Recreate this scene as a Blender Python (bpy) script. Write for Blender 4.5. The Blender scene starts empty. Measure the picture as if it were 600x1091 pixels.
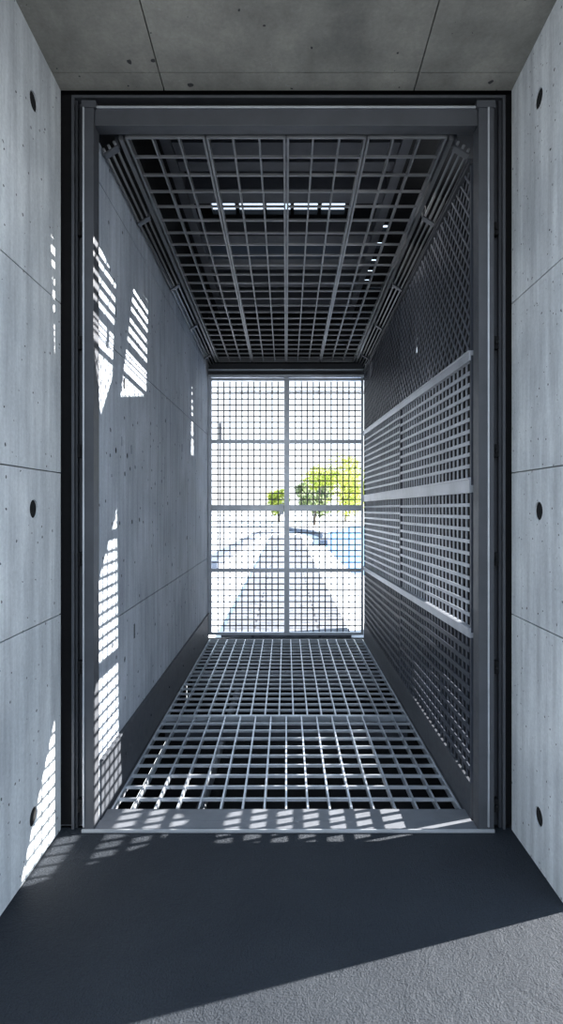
import bpy, bmesh, math, random
from mathutils import Vector, Matrix
from mathutils.geometry import tessellate_polygon
random.seed(7)
S = bpy.context.scene
COL = S.collection

# ------------------------------------------------------------------ materials
def nodes(name):
    m = bpy.data.materials.new(name); m.use_nodes = True
    nt = m.node_tree; b = nt.nodes['Principled BSDF']
    return m, nt, b
def N(nt, t, **kw):
    n = nt.nodes.new(t)
    for k, v in kw.items(): setattr(n, k, v)
    return n
def ramp(nt, src, p0, c0, p1, c1, interp='LINEAR'):
    r = N(nt, 'ShaderNodeValToRGB'); r.color_ramp.interpolation = interp
    e = r.color_ramp.elements
    e[0].position = p0; e[0].color = c0 if len(c0) == 4 else (*c0, 1)
    e[1].position = p1; e[1].color = c1 if len(c1) == 4 else (*c1, 1)
    nt.links.new(src, r.inputs[0]); return r.outputs[0]
def mix(nt, fac, a, b, mode='MIX'):
    m = N(nt, 'ShaderNodeMix', data_type='RGBA', blend_type=mode)
    for i, v in ((0, fac), (6, a), (7, b)):
        if isinstance(v, (int, float, tuple)):
            m.inputs[i].default_value = v if not isinstance(v, tuple) else (*v, 1)[:4]
        else: nt.links.new(v, m.inputs[i])
    return m.outputs[2]
def math_(nt, op, a, b=0.0):
    m = N(nt, 'ShaderNodeMath', operation=op)
    for i, v in ((0, a), (1, b)):
        if isinstance(v, (int, float)): m.inputs[i].default_value = v
        else: nt.links.new(v, m.inputs[i])
    return m.outputs[0]
def noise(nt, vec, scale, detail=4, rough=.55, dist=0):
    n = N(nt, 'ShaderNodeTexNoise'); n.inputs['Scale'].default_value = scale
    n.inputs['Detail'].default_value = detail; n.inputs['Roughness'].default_value = rough
    n.inputs['Distortion'].default_value = dist
    nt.links.new(vec, n.inputs['Vector']); return n.outputs['Fac']
def mapped(nt, scale, loc=(0, 0, 0)):
    g = N(nt, 'ShaderNodeTexCoord'); m = N(nt, 'ShaderNodeMapping')
    nt.links.new(g.outputs['Object'], m.inputs['Vector'])
    m.inputs['Scale'].default_value = scale; m.inputs['Location'].default_value = loc
    return m.outputs[0]
W = (1, 1, 1); K = (0, 0, 0)

def concrete(name, base, dark, streak=(7, 7, .55), pit_scale=9.0, pits=.055, seed=0.0):
    m, nt, b = nodes(name)
    v = mapped(nt, (1, 1, 1), (seed, seed, seed))
    vs = mapped(nt, streak, (seed, seed, seed))
    blot = noise(nt, v, 1.6, 5, .6, .4)
    col = mix(nt, ramp(nt, blot, .35, K, .68, W), dark, base)
    st = noise(nt, vs, 2.2, 5, .6)
    col = mix(nt, ramp(nt, st, .30, (.62, .62, .62), .72, (1.22, 1.22, 1.22)), K, col) if False else \
          mix(nt, 1.0, col, ramp(nt, st, .30, (.74, .74, .75), .70, (1.16, 1.16, 1.15)), 'MULTIPLY')
    fine = noise(nt, v, 55, 4, .7)
    col = mix(nt, 1.0, col, ramp(nt, fine, .3, (.88, .88, .88), .7, (1.08, 1.08, 1.08)), 'MULTIPLY')
    # air holes left by the casting
    vo = N(nt, 'ShaderNodeTexVoronoi'); vo.inputs['Scale'].default_value = pit_scale
    wob = N(nt, 'ShaderNodeVectorMath', operation='ADD')
    nt.links.new(v, wob.inputs[0])
    nw = N(nt, 'ShaderNodeTexNoise'); nw.inputs['Scale'].default_value = 30
    nt.links.new(v, nw.inputs['Vector'])
    sc = N(nt, 'ShaderNodeVectorMath', operation='SCALE'); sc.inputs['Scale'].default_value = .02
    nt.links.new(nw.outputs['Color'], sc.inputs[0]); nt.links.new(sc.outputs[0], wob.inputs[1])
    nt.links.new(wob.outputs[0], vo.inputs['Vector'])
    s1 = N(nt, 'ShaderNodeSeparateColor'); nt.links.new(vo.outputs['Color'], s1.inputs[0])
    size = math_(nt, 'MULTIPLY', ramp(nt, s1.outputs[0], .55, K, 1.0, W), pits*3.0)
    pit = math_(nt, 'LESS_THAN', vo.outputs['Distance'], size)
    vo2 = N(nt, 'ShaderNodeTexVoronoi'); vo2.inputs['Scale'].default_value = pit_scale*3
    nt.links.new(wob.outputs[0], vo2.inputs['Vector'])
    s2 = N(nt, 'ShaderNodeSeparateColor'); nt.links.new(vo2.outputs['Color'], s2.inputs[0])
    size2 = math_(nt, 'MULTIPLY', ramp(nt, s2.outputs[0], .78, K, 1.0, W), pits*3.4)
    pit2 = math_(nt, 'LESS_THAN', vo2.outputs['Distance'], size2)
    pit = math_(nt, 'MAXIMUM', pit, pit2)
    col = mix(nt, math_(nt, 'MULTIPLY', pit, .9), col, (.03, .03, .035))
    # pale lime bloom
    ve = mapped(nt, (3, 3, 1.2), (seed+3, 1, 5))
    bl = noise(nt, ve, 2.4, 6, .7, 1.5)
    col = mix(nt, math_(nt, 'MULTIPLY', ramp(nt, bl, .66, K, .72, W), .35), col, (.62, .64, .66))
    nt.links.new(col, b.inputs['Base Color'])
    b.inputs['Roughness'].default_value = .72
    b.inputs['Specular IOR Level'].default_value = .3
    h = math_(nt, 'SUBTRACT', math_(nt, 'ADD', math_(nt, 'MULTIPLY', st, .5), math_(nt, 'MULTIPLY', fine, .18)), math_(nt, 'MULTIPLY', pit, .8))
    bp = N(nt, 'ShaderNodeBump'); bp.inputs['Strength'].default_value = .35; bp.inputs['Distance'].default_value = .012
    nt.links.new(h, bp.inputs['Height']); nt.links.new(bp.outputs[0], b.inputs['Normal'])
    return m
def metal(name, col, rough=.45, metallic=.35, var=.15, spec=.5):
    m, nt, b = nodes(name)
    v = mapped(nt, (1, 1, 1))
    n = noise(nt, v, 4.5, 5, .65)
    c = mix(nt, 1.0, (*col,), ramp(nt, n, .3, (1-var,)*3, .7, (1+var,)*3), 'MULTIPLY')
    nt.links.new(c, b.inputs['Base Color'])
    n2 = noise(nt, v, 22, 3, .6)
    r = math_(nt, 'ADD', math_(nt, 'MULTIPLY', n2, .2), rough-.1)
    nt.links.new(r, b.inputs['Roughness'])
    b.inputs['Metallic'].default_value = metallic
    b.inputs['Specular IOR Level'].default_value = spec
    return m
def plain(name, col, rough=.7, scale=3, var=.12):
    return metal(name, col, rough, 0, var, .3)

M_wall  = concrete('pale_concrete', (.70, .725, .74), (.52, .55, .575), seed=2.6)
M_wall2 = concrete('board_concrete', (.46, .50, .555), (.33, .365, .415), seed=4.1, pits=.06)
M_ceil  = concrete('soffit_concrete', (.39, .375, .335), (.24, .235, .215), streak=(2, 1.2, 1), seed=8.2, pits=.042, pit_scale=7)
M_frame = metal('painted_steel', (.065, .069, .078), .5, .1, spec=.35)
M_chan  = metal('channel_steel', (.045, .048, .056), .5, .1, spec=.3)
M_lip   = metal('lip_highlight_steel', (.50, .52, .55), .35, .5)  # lighter colour on the thin lips stands in for edge highlights
M_galv  = metal('galvanised_steel', (.60, .64, .70), .32, .6)
M_ceilg = metal('ceiling_grid_steel', (.20, .205, .215), .45, .4)
M_scr   = metal('screen_steel', (.30, .325, .365), .42, .4)
M_scrd  = metal('dark_screen_steel', (.045, .052, .068), .5, .2, spec=.35)
M_rail  = metal('rail_steel', (.36, .38, .42), .4, .4)
M_gate  = metal('gate_steel', (.06, .065, .075), .45, .3)
M_gatef = metal('gate_frame_steel', (.50, .54, .60), .38, .5)
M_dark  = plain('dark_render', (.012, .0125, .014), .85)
M_void  = plain('black_and_recess_shade', (.008, .008, .009), .9)  # near-black standing in for the shade in holes and gaps; latch blocks too
M_dia = metal('diagonal_mesh_steel', (.13, .14, .165), .4, .4)
M_beam  = metal('roof_beam_steel', (.075, .08, .095), .6, .1, spec=.3)
M_pipe  = metal('pipe_steel', (.17, .175, .185), .38, .5)
M_sill = metal('sill_steel', (.16, .17, .19), .5, .2)
M_skirt = metal('skirting_steel', (.055, .06, .07), .5, .1, spec=.3)

def floor_mat():
    m, nt, b = nodes('dark_asphalt_floor')
    v = mapped(nt, (1, 1, 1))
    n = noise(nt, v, 2.0, 5, .6); f = noise(nt, v, 120, 4, .7)
    c = mix(nt, ramp(nt, n, .3, K, .7, W), (.018, .0225, .030), (.027, .0325, .0405))
    c = mix(nt, 1.0, c, ramp(nt, f, .3, (.7, .7, .7), .7, (1.35, 1.35, 1.35)), 'MULTIPLY')
    nt.links.new(c, b.inputs['Base Color'])
    b.inputs['Roughness'].default_value = .68; b.inputs['Specular IOR Level'].default_value = .22
    g = noise(nt, v, 9, 4, .6, 1.0)
    f2 = noise(nt, v, 60, 3, .6)
    h = math_(nt, 'ADD', math_(nt, 'ADD', math_(nt, 'MULTIPLY', f, .5), math_(nt, 'MULTIPLY', f2, .35)), math_(nt, 'MULTIPLY', g, .9))
    bp = N(nt, 'ShaderNodeBump'); bp.inputs['Strength'].default_value = 1.0; bp.inputs['Distance'].default_value = .02
    nt.links.new(h, bp.inputs['Height']); nt.links.new(bp.outputs[0], b.inputs['Normal'])
    return m
M_floor = floor_mat()
def deck_mat():
    m, nt, b = nodes('weathered_deck')
    v = mapped(nt, (1, 1, 1))
    br = N(nt, 'ShaderNodeTexBrick'); nt.links.new(v, br.inputs['Vector'])
    br.inputs['Scale'].default_value = 1; br.inputs['Brick Width'].default_value = .9
    br.inputs['Row Height'].default_value = .24; br.inputs['Mortar Size'].default_value = .018
    br.inputs['Color1'].default_value = (.13, .14, .165, 1); br.inputs['Color2'].default_value = (.22, .235, .27, 1)
    br.inputs['Mortar'].default_value = (.04, .04, .05, 1)
    n = noise(nt, v, 6, 5, .7)
    c = mix(nt, 1.0, br.outputs['Color'], ramp(nt, n, .35, (.55, .55, .55), .65, (1.3, 1.3, 1.3)), 'MULTIPLY')
    nt.links.new(c, b.inputs['Base Color']); b.inputs['Roughness'].default_value = .8
    return m
M_deck = deck_mat()
M_pale = plain('pale_paving', (.74, .76, .78), .8)
M_white = plain('white_render', (.78, .79, .80), .8)
M_kerb = plain('kerb_stone', (.13, .15, .19), .8)
def water_mat():
    m, nt, b = nodes('pond_water')
    b.inputs['Base Color'].default_value = (.16, .33, .62, 1); b.inputs['Roughness'].default_value = .3
    v = mapped(nt, (1, 3, 1)); n = noise(nt, v, 2, 4)
    bp = N(nt, 'ShaderNodeBump'); bp.inputs['Strength'].default_value = .4
    nt.links.new(n, bp.inputs['Height']); nt.links.new(bp.outputs[0], b.inputs['Normal'])
    return m
M_water = water_mat()
def leaf_mat(name, c1, c2):
    m, nt, b = nodes(name)
    v = mapped(nt, (1, 1, 1)); n = noise(nt, v, 3, 4)
    c = mix(nt, ramp(nt, n, .4, K, .6, W), c1, c2)
    nt.links.new(c, b.inputs['Base Color']); b.inputs['Roughness'].default_value = .6
    tr = N(nt, 'ShaderNodeBsdfTranslucent'); nt.links.new(c, tr.inputs['Color'])
    ms = N(nt, 'ShaderNodeMixShader'); ms.inputs[0].default_value = .5
    nt.links.new(b.outputs[0], ms.inputs[1]); nt.links.new(tr.outputs[0], ms.inputs[2])
    nt.links.new(ms.outputs[0], nt.nodes['Material Output'].inputs['Surface'])
    return m
M_leaf = leaf_mat('lime_leaves', (.30, .38, .06), (.62, .66, .16))
M_leaf2 = leaf_mat('dull_leaves', (.12, .16, .09), (.28, .34, .14))
M_bark = plain('bark', (.12, .10, .08), .9)

# ------------------------------------------------------------------ mesh helper
class MB:
    def __init__(s): s.v = []; s.f = []
    def add(s, vs, fs):
        o = len(s.v); s.v += [tuple(v) for v in vs]; s.f += [tuple(i+o for i in f) for f in fs]
    def hexa(s, p):   # 8 points: bottom loop, top loop
        s.add(p, [(3, 2, 1, 0), (4, 5, 6, 7), (0, 1, 5, 4), (1, 2, 6, 5), (2, 3, 7, 6), (3, 0, 4, 7)])
    def box(s, x0, x1, y0, y1, z0, z1):
        s.hexa([(x0,y0,z0),(x1,y0,z0),(x1,y1,z0),(x0,y1,z0),(x0,y0,z1),(x1,y0,z1),(x1,y1,z1),(x0,y1,z1)])
    def bar(s, a, b, w, h, side=Vector((1, 0, 0))):   # w along side, h along the cross direction
        a = Vector(a); b = Vector(b); d = (b-a).normalized()
        sd = (side - d*side.dot(d)).normalized(); up = sd.cross(d)
        sd = sd*w/2; up = up*h/2
        s.hexa([a-sd-up, a+sd-up, b+sd-up, b-sd-up, a-sd+up, a+sd+up, b+sd+up, b-sd+up])
    def tube(s, a, b, r, n=12, r2=None):
        a = Vector(a); b = Vector(b); d = (b-a).normalized(); r2 = r if r2 is None else r2
        u = d.orthogonal().normalized(); w = d.cross(u)
        vs = []
        for p, rr in ((a, r), (b, r2)):
            for i in range(n):
                t = 2*math.pi*i/n; vs.append(p + (u*math.cos(t)+w*math.sin(t))*rr)
        fs = [(i, (i+1) % n, n+(i+1) % n, n+i) for i in range(n)]
        fs += [tuple(range(n-1, -1, -1)), tuple(range(n, 2*n))]
        s.add(vs, fs)
    def slab(s, loops, fn, t0, t1):
        """polygon loops[0] with holes loops[1:], mapped by fn(a, b, t) between depths t0 and t1"""
        flat = [p for l in loops for p in l]; n = len(flat)
        tris = tessellate_polygon([[Vector((p[0], p[1], 0)) for p in l] for l in loops])
        vs = [fn(p[0], p[1], t0) for p in flat] + [fn(p[0], p[1], t1) for p in flat]
        fs = [tuple(t) for t in tris] + [tuple(i+n for i in reversed(t)) for t in tris]
        o = 0
        for l in loops:
            k = len(l)
            for i in range(k): fs.append((o+i, o+(i+1) % k, n+o+(i+1) % k, n+o+i))
            o += k
        s.add(vs, fs)
    def build(s, name, mat, parent=None, smooth=False, bevel=0):
        me = bpy.data.meshes.new(name); me.from_pydata(s.v, [], s.f)
        bm = bmesh.new(); bm.from_mesh(me)
        bmesh.ops.recalc_face_normals(bm, faces=bm.faces); bm.to_mesh(me); bm.free()
        me.materials.append(mat)
        o = bpy.data.objects.new(name, me); COL.objects.link(o)
        if smooth:
            for p in me.polygons: p.use_smooth = len(p.vertices) == 4
        if bevel:
            md = o.modifiers.new('edge', 'BEVEL'); md.width = bevel; md.segments = 2; md.limit_method = 'ANGLE'
        if parent:
            o.parent = parent; o.matrix_parent_inverse = Matrix.Translation(-parent.location)
        return o
def thing(name, label, cat, loc, group=None):
    o = bpy.data.objects.new(name, None); COL.objects.link(o); o.location = loc
    o.empty_display_size = .1
    o['label'] = label; o['category'] = cat
    if group: o['group'] = group
    return o
def tag(o, label, cat, group=None):
    o['label'] = label; o['category'] = cat
    if group: o['group'] = group
    return o
def struct(o, label=None):
    o['kind'] = 'structure'
    if label: o['label'] = label
    return o

# ------------------------------------------------------------------ key sizes (metres)
XN = 1.20          # near concrete walls
XL = -1.025        # inner left concrete wall
XR = 1.02          # inner right screen
YB = 4.67          # far gate
ZC0, ZC1 = 3.74, 3.60   # ceiling grid, front and far
XO = 1.60          # added sun-mask wall beyond the screen
SUN = Vector((-1.0, -.327, -.50))

def circ(cx, cy, r, n=28, sq=1.0):
    return [(cx+r*math.cos(2*math.pi*i/n), cy+r*sq*math.sin(2*math.pi*i/n)) for i in range(n)]

def panel_wall(name, x, sgn, yseams, zseams, holes, mat, thick=.25, gap=.006, slots=(), slant=None):
    """concrete wall in the plane X=x facing sgn: cast panels with joints and tie holes, on a backing"""
    mb = MB(); d = .05
    fn = lambda a, b, t: (x - sgn*t, a, b)
    for i in range(len(yseams)-1):
        for j in range(len(zseams)-1):
            y0, y1, z0, z1 = yseams[i]+gap/2, yseams[i+1]-gap/2, zseams[j]+gap/2, zseams[j+1]-gap/2
            loops = [[(y0, z0), (y1, z0), (y1, z1), (y0, z1)]]
            for (hy, hz, hr) in holes:
                if y0 < hy < y1 and z0 < hz < z1: loops.append(circ(hy, hz, hr))
            for (hy, hz, w, h) in slots:
                if y0 < hy-w and hy+w < y1 and z0 < hz-h and hz+h < z1:
                    loops.append([(hy-w, hz-h), (hy+w, hz-h), (hy+w, hz+h), (hy-w, hz+h)])
            mb.slab(loops, fn, 0, d)
    y0, y1, z0, z1 = yseams[0], yseams[-1], zseams[0], zseams[-1]
    if slant:   # unseen outer end, splayed along the sun's path
        t = [(y0, 0, z0), (y1, 0, z0), (y1, 1, z0), (y0+slant, 1, z0)]
        p = []
        for zz in (z0, z1):
            for (yy, k, _) in t: p.append((x - sgn*(d+.001+(thick-d)*k), yy, zz))
        mb.hexa(p)
    else:
        a, b = sorted((x - sgn*(d+.0005), x - sgn*thick)); mb.box(a, b, y0, y1, z0, z1)
    o = mb.build(name, mat); struct(o)
    pk = MB()
    for (hy, hz, hr) in holes:
        if hr > .03:
            mb = MB(); a = x-sgn*.007; mb.tube((a, hy, hz), (a-sgn*.030, hy, hz), hr-.0015, 28)
            mb.build('tie_hole_shade', M_void, o)  # black disc painted in for the dark inside the tie hole
        else: a = x-sgn*.003; pk.tube((a, hy, hz), (a-sgn*.03, hy, hz), hr-.001, 12)
    for (hy, hz, w, h) in slots:
        a, b = sorted((x-sgn*.003, x-sgn*.03)); pk.box(a, b, hy-w+.001, hy+w-.001, hz-h+.001, hz+h-.001)
    if pk.v: pk.build('casting_pit_shade', M_void, o)  # black fill stands in for shade inside the small holes and slots
    return o

# ------------------------------------------------------------------ near enclosure
zs = [0, 1.15, 1.90, 2.80, 4.10]
panel_wall('wall_left', -XN, 1, [-1.6, -.95, -.001], zs,
           [(-.345, 3.647, .045), (-.345, 1.71, .045), (-.345, .248, .045)], M_wall)
panel_wall('wall_right', XN, -1, [-.62, -.001], zs,
           [(-.345, 3.66, .045), (-.345, 1.70, .045), (-.345, .248, .045)], M_wall, slant=.06)
# near ceiling, cast panels on a backing slab, rising very slightly towards the viewer
mb = MB()
xs_ = [-1.5, -.65, .68, 1.62]; ys_ = [-1.6, -.125, -.001]
fz = lambda a, b, t: (a, b, 3.935 - b*.06 + t)
for i in range(3):
    for j in range(2):
        a0, a1, b0, b1 = xs_[i]+.003, xs_[i+1]-.003, ys_[j]+.003, ys_[j+1]-.003
        if i == 0: a0 = -XN+.0
        if i == 2: a1 = XN
        mb.slab([[(a0, b0), (a1, b0), (a1, b1), (a0, b1)]], fz, 0, .04)
mb.slab([[(-1.5, -1.6), (1.6, -1.6), (1.6, .048), (-1.5, .048)]], fz, .06, .30)
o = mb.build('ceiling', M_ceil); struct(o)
# floor of the near bay and ground behind the viewer
mb = MB()
mb.box(-1.5, 1.5, -1.6, .02, -.12, 0); mb.box(-8, 9, -9, -1.601, -.12, 0); mb.box(1.501, 9, -1.6, -.46, -.12, 0)
struct(mb.build('floor', M_floor))

# ------------------------------------------------------------------ inner left wall
hl = []
for (hy, hz, r) in [(.42, 2.06, .016), (.62, 1.93, .014), (.75, 1.97, .012), (.5, 1.62, .012), (.8, 1.62, .014), (1.0, 1.63, .014),
                    (1.5, 1.9, .014), (1.75, 1.93, .014), (2.0, 1.75, .016), (2.6, 1.85, .016), (3.0, 1.4, .018), (2.2, 1.2, .016), (.62, .75, .016), (.35, .9, .012)]:
    hl.append((hy, hz, r*1.25))
for (hy, hz, r) in [(.30, 2.02, .013), (.52, 2.03, .01), (.68, 2.05, .02), (.88, 1.99, .015), (1.08, 2.0, .012), (.95, 2.3, .014), (1.35, 2.35, .016), (1.6, 2.2, .012), (1.9, 2.45, .018), (1.45, 1.5, .014), (1.9, 1.4, .016), (2.7, 2.2, .018), (3.1, 2.0, .018), (3.9, 1.6, .02), (.34, 1.62, .012), (1.5, .8, .014), (2.0, .7, .014), (2.9, .75, .018), (.3, 3.1, .014), (1.4, 3.1, .016), (.9, 2.85, .012)]:
    hl.append((hy, hz, r))
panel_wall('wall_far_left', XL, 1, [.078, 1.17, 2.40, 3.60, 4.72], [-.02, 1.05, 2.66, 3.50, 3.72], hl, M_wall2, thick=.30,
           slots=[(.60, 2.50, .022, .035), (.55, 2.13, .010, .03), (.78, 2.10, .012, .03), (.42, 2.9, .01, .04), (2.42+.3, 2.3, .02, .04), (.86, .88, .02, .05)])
mb = MB()
mb.box(XL, XL+.012, .10, YB-.03, .0, .33)
mb.box(XL, XL+.022, .10, YB-.03, .322, .334)
for y in (.6, 1.3, 2.0, 2.7, 3.4, 4.1): mb.tube((XL+.012, y, .16), (XL+.018, y, .16), .009, 8)
o = mb.build('baseboard_left', M_skirt, bevel=.001); struct(o)

# ------------------------------------------------------------------ added outer right wall, its openings shaped to throw the sun patches
mb = MB()
holes = [
    [(.426, 1.40), (.63, 1.13), (.76, 1.08), (.90, 1.12), (1.46, .98), (1.34, 1.5), (1.30, 3.03), (.92, 2.60), (.92, 2.15)],
    [(.54, 1.02), (.90, .965), (.46, .30), (.10, .30)],
    [(1.02, .90), (1.80, .80), (1.80, .42), (.75, .42)],
    [(.78, 4.52), (1.28, 4.40), (1.20, 3.80), (.98, 3.55), (.84, 3.85)],
    [(1.72, 4.56), (2.12, 4.56), (2.06, 3.85), (1.38, 3.72)],
    [(4.14, 3.60), (4.32, 3.60), (4.22, 4.35), (4.18, 4.35)],
]
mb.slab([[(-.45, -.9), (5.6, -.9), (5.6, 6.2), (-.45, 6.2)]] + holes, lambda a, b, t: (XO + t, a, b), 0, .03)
struct(mb.build('wall_sun_mask', M_dark))
mb = MB(); mb.box(-1.32, -1.03, .12, 4.72, 3.722, 4.60); struct(mb.build('void_shade_left', M_void))  # black block stands in for the dark of the left ceiling void
# closing piece between near wall and outer wall
mb = MB(); mb.box(1.452, 1.599, -.44, -.38, -.12, 4.2); struct(mb.build('trim_1', M_dark))

mb = MB(); mb.box(1.045, 1.598, YB+.02, YB+.06, -.12, 4.59); struct(mb.build('daylight_stop_right', M_dark))  # added return wall, blocks the daylight seen through the screen
# ------------------------------------------------------------------ roof slab with daylight slots
mb = MB(); rh = []
for i in range(5):
    x0 = -.72 + i*.265
    rh.append([(x0, 2.50), (x0+.23, 2.50), (x0+.23, 2.72), (x0, 2.72)])
for y in (2.95, 3.35, 3.80, 4.12, 4.42): rh.append([(.96, y), (1.07, y), (1.07, y+.15), (.96, y+.15)])
for y in (3.95, 4.20, 4.42): rh.append([(-1.0, y), (-.88, y), (-.88, y+.12), (-1.0, y+.12)])
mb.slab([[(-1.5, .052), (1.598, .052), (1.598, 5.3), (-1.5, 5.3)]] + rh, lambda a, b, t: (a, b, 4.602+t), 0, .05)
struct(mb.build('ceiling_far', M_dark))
# wall strip above the near ceiling, closing the ceiling void at the front
mb = MB(); mb.box(-1.5, 1.598, .052, .10, 4.10, 4.60); struct(mb.build('trim_2', M_dark))
# back of the ceiling void above the far gate
mb = MB(); mb.box(-1.0295, 1.0445, YB+.04, YB+.10, 3.605, 4.60); mb.box(-1.0240, 1.0445, YB+.061, YB+.10, 3.40, 3.604); struct(mb.build('trim_3', M_dark))

# ------------------------------------------------------------------ pit below the grating
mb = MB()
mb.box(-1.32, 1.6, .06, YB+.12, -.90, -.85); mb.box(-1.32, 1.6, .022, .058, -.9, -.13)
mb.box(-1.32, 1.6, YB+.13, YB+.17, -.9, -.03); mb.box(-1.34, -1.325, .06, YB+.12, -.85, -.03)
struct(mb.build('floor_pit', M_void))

# ------------------------------------------------------------------ portal frame
t = thing('portal_frame', 'dark grey steel portal frame with stepped jambs standing in the concrete opening', 'door frame', (0, 0, 0))
# shadow gap as black strips with added sun-blocking pieces, and outer trim
mb = MB(); mb.box(-1.145, -1.130, .0, .07, 0, 3.915); mb.box(1.155, 1.170, .0, .07, 0, 3.915); mb.box(-1.130, 1.155, .0, .07, 3.90, 3.915)
mb.build('outer_trim', M_frame, t, bevel=.002)
mb = MB(); mb.box(-1.24, -1.146, .05, .07, 0, 3.99); mb.box(1.171, 1.24, .05, .07, 0, 3.99); mb.box(-1.145, 1.17, .05, .07, 3.916, 3.99)
mb.box(1.241, 1.45, .001, .07, 0, 3.93); mb.box(-1.45, -1.241, .001, .07, 0, 3.93)
mb.build('shadow_gap', M_void, t)
mb = MB(); mb.box(-1.129, -1.076, .05, .07, 0, 3.899); mb.box(-1.129, -1.118, .02, .05, 0, 3.899)
mb.build('jamb_channel', M_chan, t, bevel=.001)
mb = MB(); mb.box(1.101, 1.154, .05, .07, 0, 3.899); mb.box(1.140, 1.154, .02, .05, 0, 3.899)
mb.build('jamb_channel', M_chan, t, bevel=.001)
mb = MB(); mb.box(-1.075, 1.10, .05, .07, 3.842, 3.899); mb.build('header_channel', M_void, t)
mb = MB(); mb.box(-1.075, -1.018, -.025, .07, 0.0, 3.83); mb.box(-1.082, -1.006, -.03, .03, 3.83, 3.868)
mb.build('post', M_frame, t, bevel=.003)
mb = MB(); mb.box(1.018, 1.10, -.025, .07, 0.0, 3.83); mb.box(1.006, 1.107, -.03, .03, 3.83, 3.868)
mb.build('post', M_frame, t, bevel=.003)
mb = MB(); mb.box(-1.0749, -1.066, -.033, -.0255, 0.03, 3.829); mb.build('highlight_lip', M_lip, t, bevel=.001)
mb = MB(); mb.box(1.064, 1.073, -.033, -.0255, 0.03, 3.829); mb.build('highlight_lip', M_lip, t, bevel=.001)
mb = MB(); mb.box(-1.017, 1.017, -.01, .07, 3.745, 3.835); mb.build('header', M_frame, t, bevel=.003)
mb = MB(); mb.box(-1.005, 1.005, -.022, -.0105, 3.832, 3.842); mb.build('highlight_lip', M_lip, t, bevel=.001)
mb = MB(); mb.box(-1.017, 1.017, -.01, .07, .001, .012)
mb.build('threshold', M_sill, t, bevel=.001)
mb = MB(); mb.box(-1.08, 1.10, -.034, -.0265, .001, .018); mb.build('highlight_lip', M_lip, t, bevel=.001)
for sx, xx in ((-1, -1.117), (1, 1.139)):
    for z in (3.21, 2.60, 2.02, 1.44, .86, .12):
        mb = MB(); a, b = (xx, xx+.030) if sx < 0 else (xx-.030, xx)
        mb.box(a, b, .012, .049, z-.035, z+.035)
        mb.tube(((a+b)/2, .002, z), ((a+b)/2, .012, z), .010, 10)
        mb.build('latch_block', M_void, t, bevel=.004)

mb = MB(); mb.box(-1.01, 1.01, .071, .19, -.004, .012); mb.box(-1.01, 1.01, .19, .197, -.06, .012)
struct(mb.build('trim_6', M_sill, bevel=.001))
# ------------------------------------------------------------------ floor gratings
def grating(label, y0, y1, nx, ny, lift=0):
    t = thing('floor_grating', label, 'grating', (0, (y0+y1)/2, 0), 'steel floor gratings over the pit')
    x0, x1 = -1.0, 1.0; fr = MB(); z1 = -.002+lift; z0 = z1-.045
    fr.box(x0, x1, y0, y0+.012, z0, z1); fr.box(x0, x1, y1-.012, y1, z0, z1)
    fr.box(x0, x0+.012, y0+.012, y1-.012, z0, z1); fr.box(x1-.012, x1, y0+.012, y1-.012, z0, z1)
    fr.build('edge_frame', M_galv, t, bevel=.001)
    g = MB()
    for i in range(1, nx):
        x = x0 + (x1-x0)*i/nx; g.box(x-.0055, x+.0055, y0+.012, y1-.012, z0+.005, z1-.001)
    g.build('bearing_bars', M_galv, t)
    g = MB()
    for j in range(1, ny):
        y = y0 + (y1-y0)*j/ny; g.box(x0+.012, x1-.012, y-.0055, y+.0055, z1-.022, z1-.003)
    g.build('cross_bars', M_galv, t)
    return t
grating('steel floor grating nearest the sill, front panel of the two', .205, 1.755, 16, 10)
grating('steel floor grating reaching the far mesh gate, rear panel of the two', 1.765, 4.62, 17, 19)
# side ledge angles carrying the gratings
mb = MB(); mb.box(-1.024, -1.002, .2, 4.62, -.06, -.004); mb.box(1.002, 1.018, .2, 4.62, -.06, -.004)
struct(mb.build('trim_4', M_skirt))
# support beams and pipe in the pit
for k, y in enumerate((1.76, 3.2)):
    mb = MB(); mb.box(-1.0, 1.0, y-.04, y+.04, -.062, -.052); mb.box(-1.0, 1.0, y-.04, y+.04, -.20, -.19); mb.box(-1.0, 1.0, y-.005, y+.005, -.19, -.062)
    tag(mb.build('floor_beam', M_beam), ['steel beam under the joint between the two floor gratings', 'steel beam under the middle of the rear floor grating'][k], 'beam', 'beams under the floor gratings')
mb = MB(); mb.tube((-.62, .08, -.42), (-.55, 4.7, -.42), .035, 14)
tag(mb.build('drain_pipe', M_pipe, smooth=True), 'dull steel pipe running lengthwise below the left of the floor grating', 'pipe')

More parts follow.
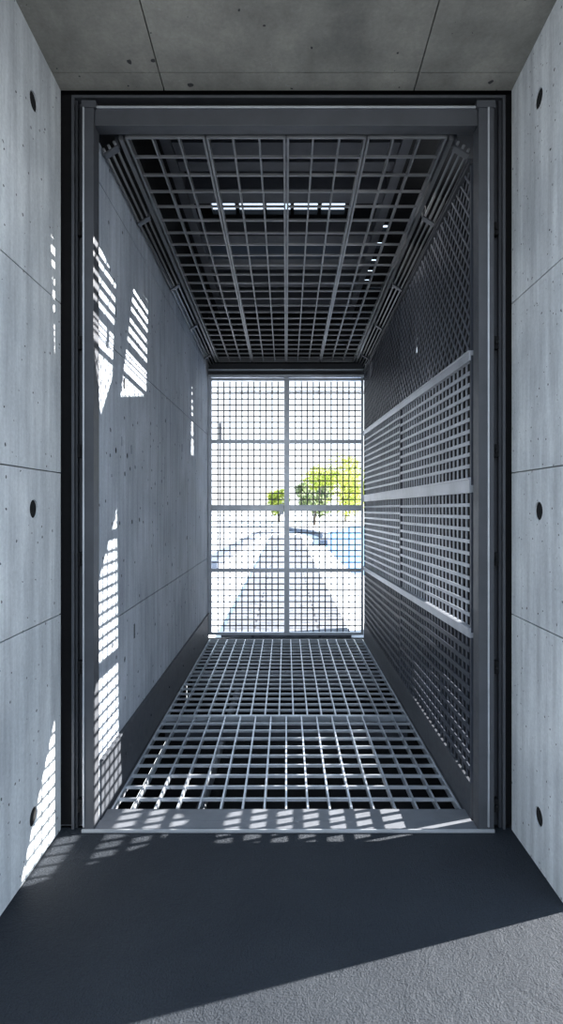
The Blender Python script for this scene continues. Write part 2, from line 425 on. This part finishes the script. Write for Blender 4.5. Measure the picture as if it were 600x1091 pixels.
# ------------------------------------------------------------------ ceiling gratings: four panels side by side
def zc(y): return ZC0 + (ZC1-ZC0)*(y-.08)/(YB-.08)
px = [-.885, -.4425, 0, .4425, .885]
names = ['leftmost ceiling grating, above the left concrete wall', 'ceiling grating second from the left concrete wall',
         'ceiling grating second from the right mesh screen', 'rightmost ceiling grating, above the right mesh screen']
for k in range(4):
    x0, x1 = px[k]+.003, px[k+1]-.003; y0, y1 = .09, 4.60
    t = thing('ceiling_grating', 'open steel grid, ' + names[k], 'grating', ((x0+x1)/2, y0, zc(y0)), 'open steel gratings of the ceiling')
    fr = MB(); w = .013; X = Vector((1, 0, 0))
    for x in (x0+w/2, x1-w/2): fr.bar((x, y0, zc(y0)+.02), (x, y1, zc(y1)+.02), w, .045, X)
    for y in (y0, y1): fr.bar((x0+w, y, zc(y)+.02), (x1-w, y, zc(y)+.02), .012, .045, Vector((0, 1, 0)))
    fr.build('edge_frame', M_ceilg, t)
    g = MB()
    for i in (1, 2):
        x = x0 + (x1-x0)*i/3; g.bar((x, y0+.01, zc(y0)+.02), (x, y1-.01, zc(y1)+.02), .010, .035, X)
    g.build('bearing_bars', M_ceilg, t)
    g = MB(); n = 25
    for j in range(1, n):
        y = y0+(y1-y0)*j/n; g.bar((x0+w, y, zc(y)+.008), (x1-w, y, zc(y)+.008), .012, .014, Vector((0, 1, 0)))
    g.build('cross_bars', M_ceilg, t)

# side rails and pipes along both upper corners
for sx, lab in ((-1, 'bundle of long steel rails in the upper left corner above the concrete wall'),
                (1, 'bundle of long steel rails in the upper right corner above the mesh screen')):
    t = thing('rail_bundle', lab, 'rail', (sx*.95, .1, zc(.1)), 'rail bundles along the upper corners')
    defs = [(.908, .02, .022, 'box'), (.946, -.015, .008, 'tube'), (.976, -.035, .008, 'tube'), (1.004, -.055, .008, 'tube')]
    for (x, dz, r, kd) in defs:
        mb = MB()
        if kd == 'box': mb.bar((sx*x, .1, zc(.1)+dz), (sx*x, 4.6, zc(4.6)+dz), .024, .05, Vector((1, 0, 0)))
        else: mb.tube((sx*x, .1, zc(.1)+dz), (sx*x, 4.6, zc(4.6)+dz), r, 12)
        mb.build('rail', M_pipe, t, smooth=(kd == 'tube'))
    for y in (.14, .90, 2.05, 3.1, 4.2):
        mb = MB(); z = zc(y)
        mb.bar((sx*.930, y, z-.022), (sx*1.010, y, z-.072), .05, .010, Vector((0, 1, 0)))
        mb.box(min(sx*.93, sx*.945), max(sx*.93, sx*.945), y-.025, y+.025, z-.01, z+.05)
        mb.build('bracket', M_chan, t, bevel=.002)
# beams and channels in the ceiling void
for k, (y, w) in enumerate([(.55, .16), (.97, .16), (1.18, .12), (1.60, .22), (2.38, .16), (2.95, .26), (3.50, .16), (4.05, .22), (4.45, .12)]):
    mb = MB(); z = 4.20
    mb.box(-.78, .78, y-w/2, y+w/2, z, z+.012); mb.box(-.78, .78, y-w/2, y-w/2+.01, z+.012, z+.16); mb.box(-.78, .78, y+w/2-.01, y+w/2, z+.012, z+.16)
    where = ['nearest the portal header', 'second back from the portal header', 'third back, narrow and close behind the second', 'wide one, fourth back from the portal',
             'just in front of the row of daylight slots', 'widest one, just behind the row of daylight slots', 'third from the far end', 'wide one, second from the far end', 'narrow one at the far end above the gate'][k]
    tag(mb.build('roof_beam', M_beam), 'grey steel roof beam above the ceiling grid, ' + where, 'beam', 'steel beams above the ceiling grid')
for sx, sd in ((-1, 'left'), (1, 'right')):
    t = thing('roof_channel', 'long dark steel channel above the ceiling grid, on its %s side' % sd, 'beam', (sx*.82, .2, 4.15))
    mb = MB(); x = sx*.82
    mb.box(x-.035, x+.035, .12, 4.66, 4.19, 4.20); mb.box(x-.035, x-.028, .12, 4.66, 4.20, 4.30); mb.box(x+.028, x+.035, .12, 4.66, 4.20, 4.30)
    mb.build('channel', M_beam, t)
    mb = MB(); mb.tube((x, .12, 4.225), (x, 4.66, 4.225), .018, 10); mb.build('conduit', M_pipe, t, smooth=True)
    for y in (.9, 2.1, 3.3, 4.3):
        mb = MB(); mb.tube((x, y, 4.20), (x, y, 4.60), .008, 8); mb.build('hanger_rod', M_pipe, t)

# ------------------------------------------------------------------ right screen
t = thing('lattice_screen', 'tall grey steel lattice screen along the right side of the passage', 'screen', (XR, .1, 0))
Y0, Y1, YM = .10, YB-.03, 2.15
def lr(a, b, y): return a + (b-a)*y/YB
ZT = lambda y: zc(y)-.02
Z3 = lambda y: lr(2.55, 2.68, y)
Z2 = lambda y: lr(1.84, 1.83, y)
Z1 = lambda y: lr(1.03, .92, y)
Z0 = lambda y: .20
XS = Vector((1, 0, 0))
def rail(f, h, m, th=.03, nm='rail'):
    mb = MB(); mb.bar((XR, Y0, f(Y0)), (XR, Y1, f(Y1)), th, h, XS)
    mb.bar((XR-.017, Y0, f(Y0)+h/2-.006), (XR-.017, Y1, f(Y1)+h/2-.006), .010, .010, XS)
    mb.build(nm, m, t, bevel=.002)
rail(Z3, .055, M_rail); rail(Z2, .085, M_rail); rail(Z1, .055, M_rail)
rail(lambda y: ZT(y)-.10, .03, M_chan)
mb = MB(); mb.box(XR-.008, XR+.008, Y0, Y1, .0, .20); mb.build('kick_plate', M_skirt, t, bevel=.001)
for y in (Y0+.012, YM, Y1-.012):
    mb = MB(); mb.box(XR-.004, XR+.026, y-.012, y+.012, .201, ZT(y)-.12); mb.build('post', M_scrd, t)
def lattice(nm, fa, fb, ya, yb, m, ch, cv, wh, wv, la=None):
    mb = MB(); ya += .013; yb -= .013
    n = max(2, round((fb(ya)-fa(ya))/ch)); c = max(2, round((yb-ya)/cv))
    for j in range(1, n):
        f = lambda y: fa(y) + (fb(y)-fa(y))*j/n
        mb.bar((XR-.003, ya, f(ya)), (XR-.003, yb, f(yb)), .008, wh, XS)
    for i in range(1, c):
        y = ya + (yb-ya)*i/c
        mb.box(XR+.0015, XR+.009, y-wv/2, y+wv/2, fa(y), fb(y))
    o = mb.build(nm, m, t)
    if la: o['label'] = la
def diamond(ya, yb):
    mb = MB(); ya += .013; yb -= .013; st = .085
    fa = lambda y: Z3(y)+.03; fb = lambda y: ZT(y)-.12
    h = 1.02
    k = -int(1.3/st)
    def clip(y0, sgn):
        # line z = Z3+.03 + sgn*(y-y0)
        pts = []
        n = 120
        inside = []
        for i in range(n+1):
            y = ya+(yb-ya)*i/n; z = fa(ya)+sgn*(y-y0)
            if fa(y) <= z <= fb(y): inside.append((y, z))
        return (inside[0], inside[-1]) if len(inside) > 2 else None
    y = ya-1.3
    while y < yb+1.3:
        for sgn in (1, -1):
            c = clip(y, sgn)
            if c:
                (a, za), (b, zb) = c; ox = 0 if sgn > 0 else .0062
                mb.bar((XR-.004+ox, a, za), (XR-.004+ox, b, zb), .006, .012, XS)
        y += st*1.1
    o = mb.build('diamond_mesh', M_dia, t); o['label'] = 'dark diagonal mesh panel'
for ya, yb in ((Y0+.012, YM), (YM, Y1-.012)):
    diamond(ya, yb)
    lattice('lattice_panel', lambda y: Z2(y)+.042, lambda y: Z3(y)-.028, ya, yb, M_scr, .066, .088, .020, .017)
    lattice('lattice_panel', lambda y: Z1(y)+.028, lambda y: Z2(y)-.042, ya, yb, M_scr, .066, .088, .020, .017)
    lattice('perforated_panel', lambda y: Z0(y), lambda y: Z1(y)-.028, ya, yb, M_scrd, .072, .080, .027, .029, 'dark perforated lower panel')

# ------------------------------------------------------------------ far gate
t = thing('mesh_gate', 'tall steel mesh gate closing the far end of the passage', 'gate', (0, YB, 0))
gx0, gx1, gz0, gz1 = -1.02, 1.01, .045, 3.41; mx = .008
rz = [gz0+.02, .896, 1.715, 2.58, gz1-.02]
mb = MB(); mb.box(gx0, gx0+.045, YB-.02, YB+.02, gz0, gz1); mb.build('stile', M_gatef, t, bevel=.003)
mb = MB(); mb.box(gx1-.030, gx1, YB-.02, YB+.02, gz0, gz1); mb.build('stile', M_gatef, t, bevel=.003)
mb = MB(); mb.box(mx-.034, mx+.034, YB-.028, YB+.02, gz0, gz1); mb.build('mullion', M_gatef, t, bevel=.003)
for i, z in enumerate(rz):
    h = .05 if i == 2 else .032 if 0 < i < 4 else .022
    for a, b in ((gx0+.046, mx-.035), (mx+.035, gx1-.031)):
        mb = MB(); mb.box(a, b, YB-.02, YB+.02, z-h, z+h*.6); mb.build('rail', M_gatef, t, bevel=.003)
for a, b in ((gx0+.046, mx-.035), (mx+.035, gx1-.031)):
    for i in range(4):
        z0, z1 = rz[i]+.02, rz[i+1]-.03; mb = MB(); nx, nz = 12, 10
        for j in range(1, nx): x = a+(b-a)*j/nx; mb.box(x-.0075, x+.0075, YB-.006, YB+.0, z0, z1)
        for j in range(1, nz): z = z0+(z1-z0)*j/nz; mb.box(a, b, YB+.0, YB+.006, z-.0075, z+.0075)
        mb.build('mesh_panel', M_gate, t)
mb = MB(); mb.box(mx-.10, mx-.040, YB-.045, YB-.022, 1.62, 1.76); mb.tube((mx-.07, YB-.045, 1.70), (mx-.07, YB-.075, 1.70), .012, 10)
mb.build('lock', M_gatef, t, bevel=.003)
# stepped lintel over the gate
t = thing('gate_lintel', 'stepped dark steel lintel above the far mesh gate', 'lintel', (0, YB, 3.42))
for (z0, z1, y0, m) in ((3.415, 3.45, YB-.02, M_gatef), (3.451, 3.50, YB+.005, M_chan), (3.501, 3.52, YB-.03, M_gatef), (3.521, 3.60, YB+.01, M_chan)):
    mb = MB(); mb.box(-1.02, 1.015, y0, YB+.06, z0, z1); mb.build('flange' if m is M_gatef else 'web', m, t, bevel=.002)

# ------------------------------------------------------------------ outside beyond the gate
mb = MB(); mb.box(-60, 70, YB+.18, 160, -.14, -.045); o = mb.build('ground', M_pale); struct(o)
mb = MB(); mb.box(-.875, .875, YB+.20, 33.5, -.044, .0); o = mb.build('path', M_deck); struct(o)
mb = MB()
mb.slab([[(1.75, 12.5), (3.2, 11.2), (14, 11), (26, 22), (26, 50), (6, 52), (2.4, 36), (1.75, 24)]], lambda a, b, t: (a, b, -.040+t), 0, .004)
o = mb.build('pond', M_water); o['kind'] = 'structure'
def strip(pts, w, h, z=-.045, n=8):
    # smoothed kerb along a plan line
    P = [Vector((*p, 0)) for p in pts]; out = []
    for i in range(len(P)-1):
        p0, p1, p2, p3 = P[max(i-1, 0)], P[i], P[i+1], P[min(i+2, len(P)-1)]
        for k in range(n):
            s = k/n
            out.append(.5*((2*p1)+(p2-p0)*s+(2*p0-5*p1+4*p2-p3)*s*s+(3*p1-p0-3*p2+p3)*s**3))
    out.append(P[-1]); vs = []; fs = []
    for i, p in enumerate(out):
        d = (out[min(i+1, len(out)-1)]-out[max(i-1, 0)]).normalized(); q = Vector((-d.y, d.x, 0))*w/2
        vs += [(p.x-q.x, p.y-q.y, z), (p.x+q.x, p.y+q.y, z), (p.x+q.x, p.y+q.y, z+h), (p.x-q.x, p.y-q.y, z+h)]
    for i in range(len(out)-1):
        for k in range(4): fs.append((4*i+k, 4*i+(k+1) % 4, 4*i+4+(k+1) % 4, 4*i+4+k))
    fs += [(0, 1, 2, 3), tuple(4*(len(out)-1)+k for k in (3, 2, 1, 0))]
    mb = MB(); mb.add(vs, fs); return mb
mb = strip([(-2.1, 13.5), (-2.1, 18), (-1.9, 26), (-1.5, 34), (0, 40), (1.6, 36), (2.15, 30), (1.7, 24)], .35, .26)
tag(mb.build('kerb', M_kerb), 'low grey kerb curving around the end of the path', 'kerb')
def tree(name, label, x, y, h, r, n, mat, group):
    t = thing(name, label, 'tree', (x, y, -.04), group)
    mb = MB(); mb.tube((x, y, -.04), (x+.1, y, h*.35), .13, 8, .09)
    for k in range(7):
        a = k*.9; mb.tube((x+.1, y, h*.33), (x+math.cos(a)*r*.6, y+math.sin(a)*r*.6, h*(.5+.06*k)), .06, 6, .02)
    mb.build('trunk', M_bark, t, smooth=True)
    mb = MB(); cl = []
    for k in range(26):
        while True:
            p = Vector((random.uniform(-1, 1), random.uniform(-1, 1), random.uniform(-.9, 1)))
            if p.length < 1: break
        cl.append((Vector((x+p.x*r, y+p.y*r, h*.58+p.z*h*.40)), random.uniform(.25, .45)*r))
    for k in range(n):
        c, cr = random.choice(cl); d = Vector((random.gauss(0, 1), random.gauss(0, 1), random.gauss(0, 1))).normalized()
        p = c + d*cr*random.uniform(.5, 1); s = random.uniform(.10, .19)
        u = Vector((random.gauss(0, 1), random.gauss(0, 1), random.gauss(0, 1))).normalized(); w = u.orthogonal().normalized()*s*.6; u = u*s
        mb.add([p-u, p+w, p+u, p-w], [(0, 1, 2, 3)])
    mb.build('foliage', mat, t)
tree('leafy_tree', 'bright lime green tree behind the upper right of the gate', 6.9, 67, 6.9, 4.2, 9000, M_leaf, 'trees beyond the gate')
tree('leafy_tree', 'low dull green tree just right of the gate mullion', 2.7, 54, 4.3, 1.75, 3200, M_leaf2, 'trees beyond the gate')
tree('leafy_tree', 'small yellow green tree just left of the gate mullion', -.85, 66, 3.9, 1.25, 1800, M_leaf, 'trees beyond the gate')
# pale building canopy and wall outside
t = thing('canopy', 'pale flat canopy slab projecting outside above the far gate', 'canopy', (0, 5.4, 3.45))
mb = MB(); mb.box(-1.6, 1.55, YB+.11, 6.1, 3.50, 3.60); mb.build('slab', M_white, t)
mb = MB(); mb.box(-1.6, 1.55, 6.03, 6.1, 3.455, 3.499); mb.build('fascia', M_white, t)
t = thing('lamp_post', 'slim dark lamp post standing outside at the upper left of the gate', 'lamp post', (-2.55, 20, -.045))
mb = MB(); mb.tube((-2.55, 20, -.045), (-2.55, 20, 4.31), .025, 8, .02); mb.build('pole', M_chan, t, smooth=True)
mb = MB(); mb.box(-2.60, -2.50, 19.95, 20.05, 4.30, 4.95); mb.build('lamp_head', M_chan, t, bevel=.02)

# ------------------------------------------------------------------ sun, sky, camera
l = bpy.data.lights.new('sun', 'SUN'); l.energy = 31; l.angle = math.radians(.45); l.color = (1, .97, .93)
o = bpy.data.objects.new('sun', l); COL.objects.link(o); o.location = (6, 3, 8)
o.rotation_euler = SUN.to_track_quat('-Z', 'Y').to_euler()
w = bpy.data.worlds.new('sky'); S.world = w; w.use_nodes = True; nt = w.node_tree
bg = nt.nodes['Background']; tc = N(nt, 'ShaderNodeTexCoord'); sp = N(nt, 'ShaderNodeSeparateXYZ')
nt.links.new(tc.outputs['Generated'], sp.inputs[0])
c = ramp(nt, sp.outputs['Z'], 0, (.93, .97, 1.0), .7, (.50, .72, 1.0))
nt.links.new(c, bg.inputs['Color']); bg.inputs['Strength'].default_value = 2.1

cam = bpy.data.cameras.new('camera'); co = bpy.data.objects.new('camera', cam); COL.objects.link(co)
co.location = (0, -3.2, 1.72); co.rotation_euler = (math.pi/2, 0, 0)
cam.sensor_fit = 'VERTICAL'; cam.sensor_height = 36; cam.lens = 640/1091*36
cam.shift_x = -5/1091; cam.shift_y = -5.5/1091; cam.clip_start = .05; cam.clip_end = 500
S.camera = co
S.view_settings.view_transform = 'Standard'; S.view_settings.look = 'None'
S.view_settings.exposure = 0; S.view_settings.gamma = 1; S.view_settings.use_curve_mapping = False
